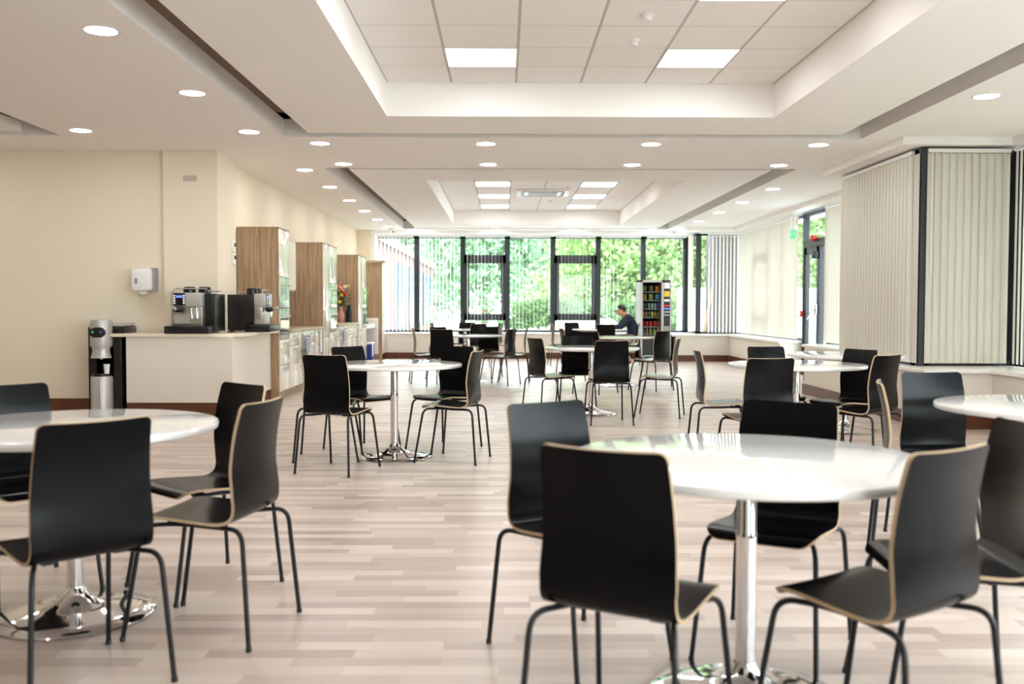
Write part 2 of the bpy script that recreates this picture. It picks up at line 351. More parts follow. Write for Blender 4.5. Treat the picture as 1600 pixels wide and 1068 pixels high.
window(6,'X',4.42,10.05,12.25,mull=(11.1,),w_=.08); window(7,'Y',10.06,4.36,5.46,w_=.07); window(9,'Y',12.22,4.42,5.46,w_=.07)
window(8,'X',5.42,-3,9.95,mull=(-1,1,3,5,7,8.6),w_=.08)
struct('trim_6',MB().box(5.40,5.52,9.95,10.06,.6,2.88),M_dark)
window(10,'Y',-3.1,2.2,6,z0=.5,z1=2.85,mull=(4.1,))
# glazed exit door on the right
dr=MB(); dr.box(5.39,5.49,15.78,15.86,0,2.88); dr.box(5.39,5.49,17.08,17.16,0,2.88); dr.box(5.39,5.49,15.78,17.16,2.82,2.88); dr.box(5.38,5.5,15.86,17.08,2.27,2.40)
d=struct('door_1',dr,M_dark)
lf=MB(); lf.box(5.40,5.46,16.30,16.41,0.01,2.27); lf.box(5.40,5.46,16.96,17.07,.01,2.27); lf.box(5.40,5.46,16.30,17.07,.01,.20); lf.box(5.40,5.46,16.30,17.07,2.15,2.27); lf=build('door_leaf',lf,M_dark,d,0)
build('glass',MB().box(5.425,5.435,16.41,16.96,.2,2.15),M_glass,lf,0); build('transom_glass',MB().box(5.43,5.44,15.86,17.08,2.4,2.82),M_glass,d,0); build('side_glass',MB().box(5.43,5.44,15.86,16.26,.1,2.27),M_glass,d,0); build('mullion',MB().box(5.40,5.49,16.25,16.295,0,2.27),M_dark,d,0)
h=MB(); h.tube([(5.40,16.36,1.16),(5.33,16.36,1.16),(5.33,16.48,1.14),(5.33,16.62,1.06),(5.33,16.68,1.0)],.013); h.box(5.36,5.40,16.31,16.40,1.08,1.26); build('push_handle',h,M_steel,lf)
build('door_closer',MB().box(5.31,5.40,16.29,16.43,2.05,2.17,bev=.01),M_dark,lf)
build('threshold',MB().box(5.36,5.6,15.78,17.16,0,.02),M_dark,d,0)
struct('trim_4',MB().box(-3.1,-3.0,22.2,22.75,.6,2.9),M_white)
# ---------------------------------------------------------------- vertical blinds
def blind(label,axis,pos,a0,a1,ang,pitch=.078,z0=.63,z1=2.84,mat=None,wand=False,skip=(),cv=.005,jit=2.5):
    o=thing('vertical_blind',label,'blind',((a0+a1)/2,pos,z0) if axis=='Y' else (pos,(a0+a1)/2,z0),0,'vertical window blinds')
    sl=MB(); n=max(2,int((a1-a0)/pitch)); wv=.089
    for i in range(n):
        u=a0+(i+.5)*(a1-a0)/n
        if any(p<u<q for p,q in skip): continue
        a=R(ang+rnd.uniform(-jit,jit)); m=Matrix.Translation((u,pos,0) if axis=='Y' else (pos,u,0))@Matrix.Rotation(a+(0 if axis=='Y' else PI/2),4,'Z')
        b=MB(); xs_=[wv*(q/4-.5) for q in range(5)]; yy=[cv*(1-(2*q/4-1)**2) for q in range(5)]
        for q in range(4): b.face([(xs_[q],yy[q],z0),(xs_[q+1],yy[q+1],z0),(xs_[q+1],yy[q+1],z1),(xs_[q],yy[q],z1)])
        b.xf(m)
        me=bpy.data.meshes.new('t'); b.bm.to_mesh(me); sl.bm.from_mesh(me); b.bm.free(); bpy.data.meshes.remove(me)
    build('slats',sl,mat or M_blind,o,0)
    r=MB()
    if axis=='Y': r.box(a0,a1,pos-.02,pos+.02,z1+.005,z1+.045)
    else: r.box(pos-.02,pos+.02,a0,a1,z1+.005,z1+.045)
    build('headrail',r,M_white,o,0)
    if wand:
        q=(a0+.03,pos-.05) if axis=='Y' else (pos-.05,a0+.03)
        build('wand',MB().tube([(*q,z1),(*q,z1-1.25)],.006),M_white,o)
    return o
ordn=['leftmost','second','third','fourth','fifth','sixth','seventh']
angs=[78,84,88,87,84.5,82,80]
for i in range(7):
    skip=[(mx[i],mx[i]+.02)]
    blind(f'open white blind in the {ordn[i]} pane from the left of the far windows','Y',YF-.10,mx[i]+.07,mx[i+1]-.07,angs[i],pitch=.082,cv=.0015,mat=M_blindo)
blind('cream blind bunched together at the left end of the far corner bay','X',4.33,21.85,22.3,20,mat=M_blind)
blind('half open vertical blind in the far corner bay before a dark brick pier','Y',21.62,4.62,5.36,57,pitch=.076,cv=.0015,mat=M_blindo)
blind('bright closed vertical blind between the far corner and the exit door','X',5.33,17.28,21.6,14,mat=M_blind)
blind('closed cream vertical blind just to the right of the exit door','X',5.33,12.3,15.76,14,mat=M_blind)
blind('closed khaki vertical blind along the left side of the projecting pier','X',4.345,10.12,12.22,30,pitch=.09,cv=.022,z1=2.83,mat=M_blind)
blind('closed khaki vertical blind facing the camera on the projecting pier','Y',9.97,4.43,5.30,10,cv=.014,jit=3,z1=2.83,wand=True,mat=M_blind)
blind('bright vertical blind cut by the right edge of the picture','X',5.33,6.6,9.93,-14,mat=M_blind)
blind('unseen closed blind added on the near right window to cut side light','X',5.33,4.4,6.5,-24,mat=M_blind)  # out of view, added to limit daylight falling on the pier
single('blind_panel',MB().box(4.352,4.356,9.99,10.12,.63,2.83),M_blindo,'single pale blind slat turned flat beside the dark corner post','blind slat')
struct('trim_5',MB().box(4.37,4.43,9.98,10.08,.6,2.88),M_dark)
# ---------------------------------------------------------------- ceiling lights and fittings
def downlight_proto():
    o=thing('recessed_downlight','','ceiling light',(0,0,ZC),0,'recessed round downlights')
    build('trim_ring',MB().lathe([(.098,-.001),(.122,-.003),(.128,-.001),(.128,.004),(.098,.004)],seg=28),M_white,o,local=True)
    build('diffuser',MB().lathe([(0,-.004),(.07,-.004),(.1,-.001),(.1,.003)],seg=28),M_lamp,o,local=True); return o
dl0=downlight_proto(); used=[False]
def downlight(x,y,lab):
    if not used[0]:
        used[0]=True; dl0.location=(x,y,ZC); dl0['label']=lab; return
    dup(dl0,(x,y,ZC),0,lab)
on=['nearest','second nearest','third','fourth','fifth','sixth','seventh','eighth and farthest']
for i,y in enumerate((6.2,7.99,9.75,12.46,14.23,16.03,17.8,19.58,21.3)):
    downlight(-2.59,y,'round downlight in the left ceiling row, '+(['nearest the camera','second from the camera','third from the camera, by the slot end','fourth from the camera','fifth from the camera','sixth from the camera','seventh from the camera','eighth from the camera','ninth and farthest'][i]))
for j,y in enumerate((10.42,11.93)):
    for i,x in enumerate((-2.0,-.2,1.6,3.43)):
        downlight(x,y,f'round downlight on the beam between the coffers, {["near","far"][j]} row, {["leftmost","second from the left","third from the left","rightmost"][i]}')
for i,x in enumerate((-2.0,-.2,1.6,3.43)): downlight(x,22.08,f'tiny round downlight above the far windows, {["leftmost","second from the left","third from the left","rightmost"][i]}')
for i,y in enumerate((8.0,14.33,16.15,17.92,19.75,21.5)):
    downlight(4.04,y,'round downlight in the right ceiling row by the blinds, '+['nearest the camera','second from the camera','third from the camera','fourth from the camera','fifth from the camera','sixth and farthest'][i])
for y in (4.4,2.6):
    downlight(-2.59,y,f'round downlight in the left ceiling row, out of the picture {"ahead of" if y>3 else "above"} the camera'); downlight(4.04,y,f'round downlight in the right ceiling row, out of the picture {"ahead of" if y>3 else "above"} the camera')
downlight(4.04,6.2,'round downlight in the right ceiling row just above the picture'); downlight(-4.275,9.71,'round downlight at the upper left above the water cooler')
downlight(-6.25,9.9,'round downlight washing the alcove wall left of the picture'); downlight(-4.275,7.9,'round downlight left of the near ceiling slot')
def panel_proto():
    o=thing('ceiling_light_panel','','ceiling light',(0,0,ZU),0,'square ceiling light panels')
    f=MB(); a=.297; 
    for q in ((-a,a,-a,-a+.012),(-a,a,a-.012,a),(-a,-a+.012,-a,a),(a-.012,a,-a,a)): f.box(*q,-.006,0)
    build('frame',f,M_white,o,0,local=True); build('diffuser',MB().box(-a+.012,a-.012,-a+.012,a-.012,-.004,.001),M_panel,o,0,local=True); return o
pn0=panel_proto(); pu=[0]
for (yy,who) in ((8.03,'near coffer, far row'),(6.22,'near coffer, row cut by the top edge'),(19.9,'far coffer, farthest row'),(18.07,'far coffer, middle row'),(16.28,'far coffer, nearest row'),(4.42,'near coffer, above the foreground out of the picture'),(2.62,'near coffer, overhead out of the picture')):
    for x,sd in ((-.19,'left'),(1.61,'right')):
        lab=f'bright square light panel in the {who}, {sd} one of the pair'
        if not pu[0]: pu[0]=1; pn0.location=(x,yy,ZU); pn0['label']=lab
        else: dup(pn0,(x,yy,ZU),0,lab)
ac=thing('air_conditioning_cassette','white square ceiling air conditioner in the far coffer','air conditioner',(.70,17.4,ZU))
build('panel',MB().box(.22,1.18,16.92,17.88,ZU-.035,ZU,bev=.012),M_white,ac); build('grille',MB().box(.44,.96,17.16,17.64,ZU-.042,ZU-.034),M_grey,ac,0)
for q in ((.34,1.06,17.02,17.07),(.34,1.06,17.73,17.78),(.31,.36,17.06,17.74),(1.04,1.09,17.06,17.74)): build('louvre',MB().box(*q,ZU-.04,ZU-.034),M_dark,ac,0)
def detector(x,y,z,lab):
    o=thing('smoke_detector',lab,'detector',(x,y,z)); build('base',MB().lathe([(0,-.012),(.05,-.012),(.052,0)],seg=20),M_white,o,local=True); build('sensor',MB().lathe([(0,-.045),(.028,-.043),(.036,-.03),(.036,-.012)],seg=20),M_white,o,local=True)
detector(1.01,7.5,ZU,'small white smoke detector between the two near light panels'); detector(1.02,6.85,ZU,'small white sensor disc near the top of the near coffer'); detector(.92,18.8,ZU,'small white smoke detector beyond the ceiling air conditioner'); detector(1.13,16.6,ZU,'small white sensor beside the far corner of the ceiling air conditioner')
cc=thing('cctv_camera','small white security camera hanging above the far left window','camera',(-2.56,21.8,ZC)); build('mount',MB().lathe([(.06,0),(.06,-.02),(.03,-.03)],c=(-2.56,21.8,ZC),seg=16),M_white,cc); build('body',MB().ball((-2.56,21.77,ZC-.075),.055),M_white,cc); build('lens',MB().ball((-2.53,21.725,ZC-.08),.022),M_blk,cc)
ex=thing('exit_sign','green and white hanging fire exit sign beside the exit door','exit sign',(5.13,16.9,2.43)); build('housing',MB().box(5.10,5.16,16.72,17.08,2.57,2.65,bev=.01),M_white,ex); e=build('sign_plate',MB().box(5.125,5.135,16.73,17.07,2.43,2.57),M_green,ex,0)
g=MB(); g.ball((5.12,16.98,2.54),.014,seg=8); g.tube([(5.12,16.97,2.525),(5.12,16.955,2.49),(5.12,16.985,2.465),(5.12,16.98,2.44)],.008,6); g.tube([(5.12,16.955,2.49),(5.12,16.925,2.47),(5.12,16.92,2.44)],.008,6); g.tube([(5.12,17.0,2.50),(5.12,16.965,2.515),(5.12,16.935,2.50)],.007,6); g.box(5.118,5.125,16.78,16.87,2.495,2.507); g.tube([(5.12,16.81,2.525),(5.12,16.775,2.501),(5.12,16.81,2.477)],.006,6); build('pictogram',g,M_paper,e)
build('rod',MB().tube([(5.13,16.8,2.65),(5.13,16.8,ZS)],.006).tube([(5.13,17.0,2.65),(5.13,17.0,ZS)],.006),M_white,ex); build('ceiling_plate',MB().box(5.08,5.18,16.7,17.1,ZS-.02,ZS),M_white,ex)
so=thing('fire_alarm_sounder','red fire alarm sounder on the bar above the exit door','alarm',(5.36,16.4,2.4)); build('base',MB().lathe([(.05,0),(.05,-.03)],c=(5.38,16.4,2.40),axis='X'),M_red,so); build('horn',MB().lathe([(.048,-.03),(.055,-.05),(.055,-.08),(.03,-.095)],c=(5.38,16.4,2.40),axis='X'),M_red,so)
cp=thing('fire_call_point','small red fire call point box left of the exit door','call point',(5.37,17.12,1.05)); build('box',MB().box(5.34,5.39,17.06,17.16,1.04,1.15,bev=.006),M_red,cp); build('glass_plate',MB().box(5.337,5.34,17.08,17.14,1.07,1.13),M_paper,cp,0)
# ---------------------------------------------------------------- chairs
PROF=[(.197,.424),(.186,.438),(.165,.447),(.12,.450),(.05,.446),(-.03,.439),(-.10,.434),(-.14,.436),(-.168,.447),(-.186,.470),(-.193,.505),(-.194,.56),(-.193,.62),(-.197,.69),(-.206,.76),(-.219,.82),(-.231,.868)]
def resample(P):
    P=[Vector((0,y,z)) for y,z in P]; pts=[]
    for i in range(len(P)-1):
        p0,p1,p2,p3=P[max(i-1,0)],P[i],P[i+1],P[min(i+2,len(P)-1)]
        for k in range(8):
            t=k/8; pts.append(.5*((2*p1)+(p2-p0)*t+(2*p0-5*p1+4*p2-p3)*t*t+(3*p1-p0-3*p2+p3)*t**3))
    pts.append(P[-1]); L=[0]
    for a,b in zip(pts,pts[1:]): L.append(L[-1]+(b-a).length)
    Lt=L[-1]; S=sorted({0,Lt}|{.055*(1-math.sin(PI/2*k/7)) for k in range(1,7)}|{Lt-.024*(1-math.sin(PI/2*k/7)) for k in range(1,7)}|{.055+(Lt-.079)*k/34 for k in range(35)})
    out=[]; j=0
    for s_ in S:
        while j<len(L)-2 and L[j+1]<s_: j+=1
        f=(s_-L[j])/max(1e-9,L[j+1]-L[j]); out.append((pts[j].lerp(pts[j+1],f),s_))
    return out,Lt
def shell(lo,hi):
    S,Lt=resample(PROF); N=len(S); mb=MB(); bm=mb.bm; NC=10; th=.0055; rows=[]
    for i in range(int(lo*N),min(N,int(hi*N)+1)):
        c,s_=S[i]; d=(S[min(i+1,N-1)][0]-S[max(i-1,0)][0]).normalized(); nrm=Vector((0,d.z,-d.y))
        f=s_/Lt; w0=.186+.006*math.sin(PI*min(1,f*1.6)) if f<.55 else .191-(f-.55)/.45*.017
        for dist,r in ((s_,.055),(Lt-s_,.024)):
            if dist<r: w0=w0-r+math.sqrt(max(0,r*r-(r-dist)**2))
        curve=.016*max(0,min(1,(f-.5)*5))+.004
        top=[];bot=[]
        for j in range(NC+1):
            x=w0*(2*j/NC-1); p=c+Vector((x,0,0))+nrm*curve*(x/.19)**2
            top.append(bm.verts.new(p+nrm*th)); bot.append(bm.verts.new(p-nrm*th))
        rows.append((top,bot))
    for (t0,b0),(t1,b1) in zip(rows,rows[1:]):
        for j in range(NC):
            bm.faces.new((t0[j],t0[j+1],t1[j+1],t1[j])).material_index=0; bm.faces.new((b0[j],b1[j],b1[j+1],b0[j+1])).material_index=0
        bm.faces.new((t0[0],t1[0],b1[0],b0[0])).material_index=1; bm.faces.new((t0[NC],b0[NC],b1[NC],t1[NC])).material_index=1
    for (t,b) in (rows[0],rows[-1]):
        for j in range(NC): bm.faces.new((t[j],t[j+1],b[j+1],b[j])).material_index=1
    return mb
def arc(path,r=.035,n=5):
    P=[Vector(p) for p in path]; out=[P[0]]
    for a,b,c in zip(P,P[1:],P[2:]):
        u=(a-b).normalized(); v=(c-b).normalized()
        for k in range(n+1):
            t=k/n; q=b+u*r; e=b+v*r; out.append(q.lerp(b,t).lerp(b.lerp(e,t),t))
    out.append(P[-1]); return out
def make_chair():
    t=thing('dining_chair','','chair',(0,0,0),0,'black plywood dining chairs')
    build('seat',shell(0,.5),[M_black,M_ply],t,35,local=True); build('backrest',shell(.5,1),[M_black,M_ply],t,35,local=True)
    for s in (-1,1):
        for (nm,foot,bend,mid) in (('f',(s*.211,.242,.006),(s*.188,.172,.425),(s*.135,.05,.423)),('r',(s*.222,-.258,.006),(s*.197,-.222,.425),(s*.135,-.06,.418))):
            m=MB().tube(arc([foot,bend,mid,(s*.135,-.005,.421)],.055,6),.0088,10); m.lathe([(.0105,0),(.0105,.014),(.009,.016)],c=(foot[0],foot[1],0),seg=10); build('leg',m,M_leg,t,50,local=True)
    f=MB()
    for y in (.06,-.07): f.tube([(-.14,y,.424),(.14,y,.424)],.007,8)
    for x in (-.11,.11):
        for y in (.09,-.1): f.box(x-.02,x+.02,y-.014,y+.014,.418,.436)
    build('seat_frame',f,M_leg,t,50,local=True); return t
ch0=make_chair(); cu=[0]
CH=[ # x, y, heading, label
(0.354,2.552,-30.4,'large foreground chair with its back to us, left of the biggest table'),
(0.276,3.331,-145.7,'black chair with bluish sheen half hidden behind the largest foreground chair back'),
(0.957,3.343,148.9,'black chair on the far side of the foreground table, seat seen under the tabletop'),
(1.006,2.549,33.9,'foreground chair at lower right turned away, pale ply edge along its left side'),
(1.370,2.904,85.1,'dark chair cut by the right picture edge behind the lower right chair'),
(2.337,4.905,-172.8,'chair with bluish front facing us beside the white table at the right edge'),
(1.994,4.419,-110,'narrow edge-on chair standing behind the foreground table, pale left edge'),
(1.783,7.689,-92.2,'chair facing right at the left end of the table below the exit door'),
(2.355,8.170,191.4,'chair facing us on the far side of the table below the exit door'),
(1.797,6.727,11.2,'chair with its dark back to us before the table below the exit door'),
(2.783,7.775,117.0,'dark chair facing left at the right end of the table below the exit door'),
(2.694,7.127,36.6,'chair turned away at the near right of the table below the exit door'),
(-1.227,7.075,-19.8,'nearest chair with its back to us at the table before the kitchen'),
(-1.397,7.618,-86.0,'edge-on chair hidden behind the chair left of the kitchen table'),
(-1.203,8.114,-132.3,'blue-grey sheened chair facing us on the far left of the table before the kitchen'),
(-0.526,8.193,143.1,'dark chair facing us on the right of the table before the kitchen'),
(-0.414,7.547,76.1,'near right chair facing left at the table before the kitchen, ply edge toward us'),
(-1.412,3.096,44.6,'large chair back in the left foreground before the cut-off white table'),
(-2.056,4.095,-132.6,'bluish chair at the left picture edge behind the cut-off white table'),
(-1.324,4.157,137.5,'farther of the two chairs right of the left foreground table'),
(-1.113,3.603,78.9,'nearer of the two chairs right of the left foreground table'),
(0.535,10.666,-63.3,'chair facing right at the left end of the middle table'),
(0.849,11.172,169.8,'chair facing us on the far side of the middle table, seat under its top'),
(1.093,9.972,5.0,'chair standing square with its back to us at the middle table'),
(1.730,10.567,73.2,'chair facing left at the right end of the middle table, grey seat seen'),
(1.302,13.384,-39.0,'dark chair half hidden behind the middle table chairs, turned to the right'),
(2.142,13.856,46.5,'chair turned away just below the vending machine'),
(2.344,14.698,79.9,'pale-edged chair half hidden behind the chair below the vending machine'),
(-1.241,15.212,-80.1,'edge-on chair nearest the kitchen end of the far left table'),
(-0.897,14.589,-13.0,'dark chair with its back to us at the far left table'),
(-0.965,15.825,-136.9,'blue-grey chair peeping over the dark chair at the far left table'),
(-0.324,16.254,159.8,'dark chair facing us on the far side of the far left table'),
(-0.069,14.805,63.5,'dark blue chair turned away on the right of the far left table'),
(0.156,15.350,86.8,'thin edge-on chair farthest right at the far left table'),
(2.03,18.75,-10,'dark chair back directly before the man\'s round table'),
(1.55,20.35,-155,'chair facing us beyond the left side of the man\'s round table'),
(2.56,19.5,88,'chair the man in navy is sitting on'),
(1.19,19.6,-85,'thin edge-on chair left of the man\'s round table by the window'),
(1.13,15.3,-82,'edge-on chair behind the middle table, left of its bluish chair'),
(-1.27,19.5,-95,'edge-on grey chair left of the farthest table under the window'),
(-0.836,19.974,163.7,'dark chair beyond the farthest table, before the window door'),
(-0.6,18.95,30,'dark chair with its back to us at the right front of the farthest table'),
(-0.259,19.498,107.4,'grey chair facing left at the right of the farthest table by the window')]
for x,y,a,lab in CH:
    if not cu[0]: cu[0]=1; ch0.location=(x,y,0); ch0.rotation_euler=(0,0,R(a)); ch0['label']=lab
    else: dup(ch0,(x,y,0),R(a),lab)
# ---------------------------------------------------------------- round tables
def make_table():
    t=thing('round_table','','table',(0,0,0),0,'white round pedestal tables'); rr=.55
    build('tabletop',MB().lathe([(0,.73),(rr-.012,.73),(rr-.003,.734),(rr,.742),(rr,.752),(rr-.003,.758),(rr-.012,.76),(0,.76)],seg=72),M_top,t,30,local=True)
    p=MB().lathe([(.031,.06),(.031,.505),(.032,.51),(.032,.525),(.0295,.53),(.0295,.71)],seg=28); build('pole',p,M_chrome,t,40,local=True)
    build('mounting_plate',MB().lathe([(.09,.705),(.14,.72),(.14,.73)],seg=24),M_blkm,t,local=True)
    build('base',MB().lathe([(.295,0),(.30,.006),(.292,.014),(.22,.024),(.14,.038),(.085,.055),(.055,.08),(.042,.10),(.036,.115),(0,.115)],seg=56),M_chrome,t,50,local=True); return t
tb0=make_table(); tu=[0]
for x,y,lab in ((.757,2.93,'largest white round table in the right foreground on a chrome pole'),(-1.695,3.74,'white round table cut by the left picture edge, chrome base plate visible'),(-.888,7.70,'white round table on a chrome pole in front of the kitchen'),(.995,10.82,'middle white round table below and left of the vending machine'),(2.39,7.73,'white round table below the exit door, four dark chairs round it'),(2.64,4.48,'white round table cut by the right picture edge'),(3.36,9.3,'white round table beside the pier wall, mostly hidden behind dark chairs'),(1.77,14.65,'white round table between the middle table and the man'),(1.95,19.5,'white round table the man is leaning on'),(-.58,15.4,'far left white round table with window light on its top'),(-.79,19.35,'farthest small white round table before the window door')):
    if not tu[0]: tu[0]=1; tb0.location=(x,y,0); tb0['label']=lab
    else: dup(tb0,(x,y,0),0,lab)
# ---------------------------------------------------------------- kitchen wall
XF=-2.884
def bar(mb,x,y0,y1,z0,z1,r=.006):
    mb.tube([(x,y0,z0),(x+.03,y0,z0),(x+.03,y1,z1),(x,y1,z1)],r,6); return mb
def door(par,y0,y1,z0,z1,handle=None,mat=None,name='door'):
    d_=build(name,MB().box(XF-.02,XF,y0+.003,y1-.003,z0+.003,z1-.003,bev=.002),mat or M_gloss,par)
    if handle=='h': build('handle',bar(MB(),XF,(y0+y1)/2-.1,(y0+y1)/2+.1,z1-.05,z1-.05),M_steel,d_)
    if handle=='v0': build('handle',bar(MB(),XF,y0+.06,y0+.06,z0+.12,z0+.42),M_steel,d_)
    if handle=='v1': build('handle',bar(MB(),XF,y1-.06,y1-.06,z0+.12,z0+.42),M_steel,d_)
    if handle=='vt': build('handle',bar(MB(),XF,y0+.06,y0+.06,z1-.42,z1-.08),M_steel,d_)
    return d_
def oven(par,y0,y1,z0,z1,glass):
    o=build('oven',MB().box(XF-.03,XF+.002,y0+.004,y1-.004,z0+.004,z1-.004,bev=.003),M_steel,par)
    build('oven_glass',MB().box(XF,XF+.006,y0+.06,y1-.06,z0+.06,z1-.13),glass,o,0); build('oven_handle',bar(MB(),XF+.002,y0+.07,y1-.07,z1-.10,z1-.10,.008),M_steel,o)
    build('control_panel',MB().box(XF,XF+.005,y0+.01,y1-.01,z1-.075,z1-.01),M_ovng,o,0)
def carcass(par,x0,y0,y1,z0,z1,plinth=True):
    c=MB(); c.box(x0,XF-.02,y0,y0+.018,z0,z1); c.box(x0,XF-.02,y1-.018,y1,z0,z1); c.box(x0,XF-.02,y0,y1,z1-.018,z1); c.box(x0,XF-.02,y0,y1,z0,z0+.018); c.box(x0,x0+.01,y0,y1,z0,z1)
    build('carcass',c,M_oak,par,0)
    if plinth: build('plinth',MB().box(x0,XF-.06,y0,y1,0,z0),M_oak,par,0)
def tall(lab,y0,mods,z1=2.215):
    y1=mods[-1][1]; t=thing('tall_kitchen_cabinet',lab,'cabinet',(XL+.02,y0,0),0,'tall kitchen cabinets')
    build('side_panel',MB().box(XL+.01,XF+.004,y0-.02,y0,0,z1),M_oak,t,0,label='full height oak effect side panel')
    for a,b,k in mods:
        carcass(t,XL+.01,a,b,.11,z1)
        if k=='oven': door(t,a,b,1.595,z1,'v0'); oven(t,a,b,1.19,1.595,M_ovng); oven(t,a,b,.785,1.19,M_ovnb); door(t,a,b,.455,.785,'h',name='drawer'); door(t,a,b,.11,.455,'h',name='drawer')
        else: door(t,a,b,.72,z1,'v0'); door(t,a,b,.11,.72,'vt')
    build('top_panel',MB().box(XL+.01,XF+.004,y0,y1,z1,z1+.016),M_oak,t,0)
tall('oak sided tall oven cabinet nearest the camera, behind the black coffee machine',12.22,[(12.22,12.82,'oven')])
tall('second tall oak sided cabinet with glossy doors and ovens',15.19,[(15.19,15.79,'door'),(15.79,16.47,'oven')])
tall('third tall oak sided cabinet, right of the flower vase',18.85,[(18.85,19.43,'door'),(19.43,20.0,'oven')])
def run(y0,y1,n,who):
    for i in range(n):
        a=y0+(y1-y0)*i/n; b=y0+(y1-y0)*(i+1)/n
        t=thing('base_cabinet',f'cream gloss base cabinet in the {who}, {["first","second","third","fourth"][i]} from the camera','cabinet',(XL+.02,a,0),0,'kitchen base cabinets')
        carcass(t,XL+.01,a,b,.11,.86)
        if i%2==0: door(t,a,b,.68,.86,'h',name='drawer'); door(t,a,b,.11,.68,'h')
        else:
            for q in range(3): door(t,a,b,.11+.25*q,.11+.25*(q+1),'h',name='drawer')
    single('worktop',MB().box(XL+.005,XF+.03,y0,y1-.022,.86,.90,bev=.004),M_oakp,f'pale oak worktop along the {who}','worktop')
    single('splashback',MB().box(XL+.001,XL+.012,y0,y1-.022,.90,1.42),M_oak,f'oak effect wall panel above the {who} worktop','wall panel')
run(12.82,15.17,4,'near kitchen run'); run(16.47,18.83,4,'far kitchen run')
for i in range(2):
    a=12.82+.64*i; t=thing('wall_cabinet',f'cream wall cabinet beyond the nearest oven cabinet, {["first","second","third","fourth"][i]} from the camera','cabinet',(XL+.01,a,1.43),0,'kitchen wall cabinets')
    c=MB(); c.box(XL+.01,-3.09,a,a+.625,1.43,2.15); build('carcass',c,M_oak,t,0); build('door',MB().box(-3.09,-3.07,a+.002,a+.623,1.45,2.148),M_satin,t,0)
# desk at the end with an open knee hole, end cabinet
t=thing('kitchen_desk','open ended worktop with knee space after the third tall cabinet','desk',(XL+.02,20.02,0)); build('desk_top',MB().box(XL+.01,XF+.03,20.02,21.36,.84,.89),M_oakp,t,0); build('apron',MB().box(XF-.03,XF,20.02,21.36,.74,.84),M_white,t,0); build('back_panel',MB().box(XL+.01,XL+.03,20.02,21.36,0,.84),M_oak,t,0)
single('filler_panel',MB().box(XL+.2,XF+.06,21.36,21.40,.14,.95,bev=.004),M_white,'tall narrow white panel standing at the end of the kitchen desk','panel')
t=thing('end_cabinet','last oak tall cabinet against the far window wall','cabinet',(XL+.02,21.6,0)); build('side_panel',MB().box(XL+.01,-2.76,21.58,21.6,0,2.2),M_oak,t,0); build('carcass',MB().box(XL+.01,-2.78,21.6,22.05,.11,2.2),M_oak,t,0); build('door',MB().box(-2.78,-2.76,21.6,22.05,.13,2.19),M_gloss,t,0); build('plinth',MB().box(XL+.01,-2.82,21.6,22.05,0,.11),M_oak,t,0); build('top_rim',MB().box(XL+.01,-2.70,21.55,22.05,2.2,2.25),M_oakp,t,0)
t=thing('waste_bin','blue bin with white liner under the kitchen desk','bin',(-2.95,20.5,0)); build('body',MB().box(-3.1,-2.82,20.3,20.72,0.005,.42,bev=.02),M_blue,t); build('liner',MB().box(-3.11,-2.81,20.29,20.73,.40,.435,bev=.01).box(-2.815,-2.805,20.3,20.42,.15,.41),M_paper,t)
def towel(y,z0,z1,lab,wd=.2):
    m=MB(); n=8; 
    for k in range(n):
        for j in range(10):
            f=lambda kk,jj:(XF+.045+.014*math.sin(kk*1.9+jj*.35),y+wd*(kk/n-.5)*(1-.25*math.sin(jj/10*PI)),z1+(z0-z1)*jj/10)
            m.face([f(k,j),f(k+1,j),f(k+1,j+1),f(k,j+1)])
    bmesh.ops.remove_doubles(m.bm,verts=m.bm.verts[:],dist=1e-5); o=single('tea_towel',m,M_check,lab,'towel',smooth=60); s_=o.modifiers.new('thick','SOLIDIFY'); s_.thickness=.006
towel(13.75,.30,.80,'blue and white checked tea towel hanging on the near kitchen run',.34); towel(16.95,.50,.80,'checked tea towel hanging beside the second tall cabinet',.3)
p=MB().box(XF+.012,XF+.016,14.88,15.02,.50,.88); single('paper_label_strip',p,M_paper,'white paper strip hanging from the near worktop end','paper',smooth=0)
# vase with flowers and a flask
v=thing('flower_vase','pink and white vase of mixed flowers on the far kitchen worktop','vase',(-3.17,18.5,.9)); build('vase',MB().lathe([(0,0),(.05,0),(.075,.06),(.08,.12),(.055,.2),(.035,.27),(.045,.31)],c=(-3.17,18.5,.9),seg=20),pm('vase glaze',srgb(196,140,130),.25,noise=.3,nscale=6),v)
stm=MB(); fl={}
for i in range(16):
    a=rnd.uniform(0,2*PI); r=rnd.uniform(.03,.19); h=rnd.uniform(.38,.72); q=(-3.17+r*math.cos(a),18.5+r*math.sin(a),.9+h); stm.tube([(-3.17,18.5,1.15),((-3.17+q[0])/2,(18.5+q[1])/2,.9+h*.7),q],.005,5)
    build('blossom',MB().ball(q,rnd.uniform(.025,.05),(1,1,.8),8),[M_red,M_yel,pm('pink petals',srgb(226,120,130),.6),pm('cream petals',srgb(240,230,200),.6)][i%4],v)
build('stems',stm,M_hedge,v)
lv=MB()
for i in range(60):
    a=rnd.uniform(0,2*PI); r=rnd.uniform(.02,.16); z=.9+rnd.uniform(.3,.6); c=Vector((-3.17+r*math.cos(a),18.5+r*math.sin(a),z)); d_=Vector((math.cos(a),math.sin(a),rnd.uniform(-.2,.8))).normalized()*.07; s_=d_.orthogonal().normalized()*.02
    lv.face([c,c+d_*.5+s_,c+d_,c+d_*.5-s_])
build('leaves',lv,pm('dark foliage',srgb(50,84,44),.6),v,0)
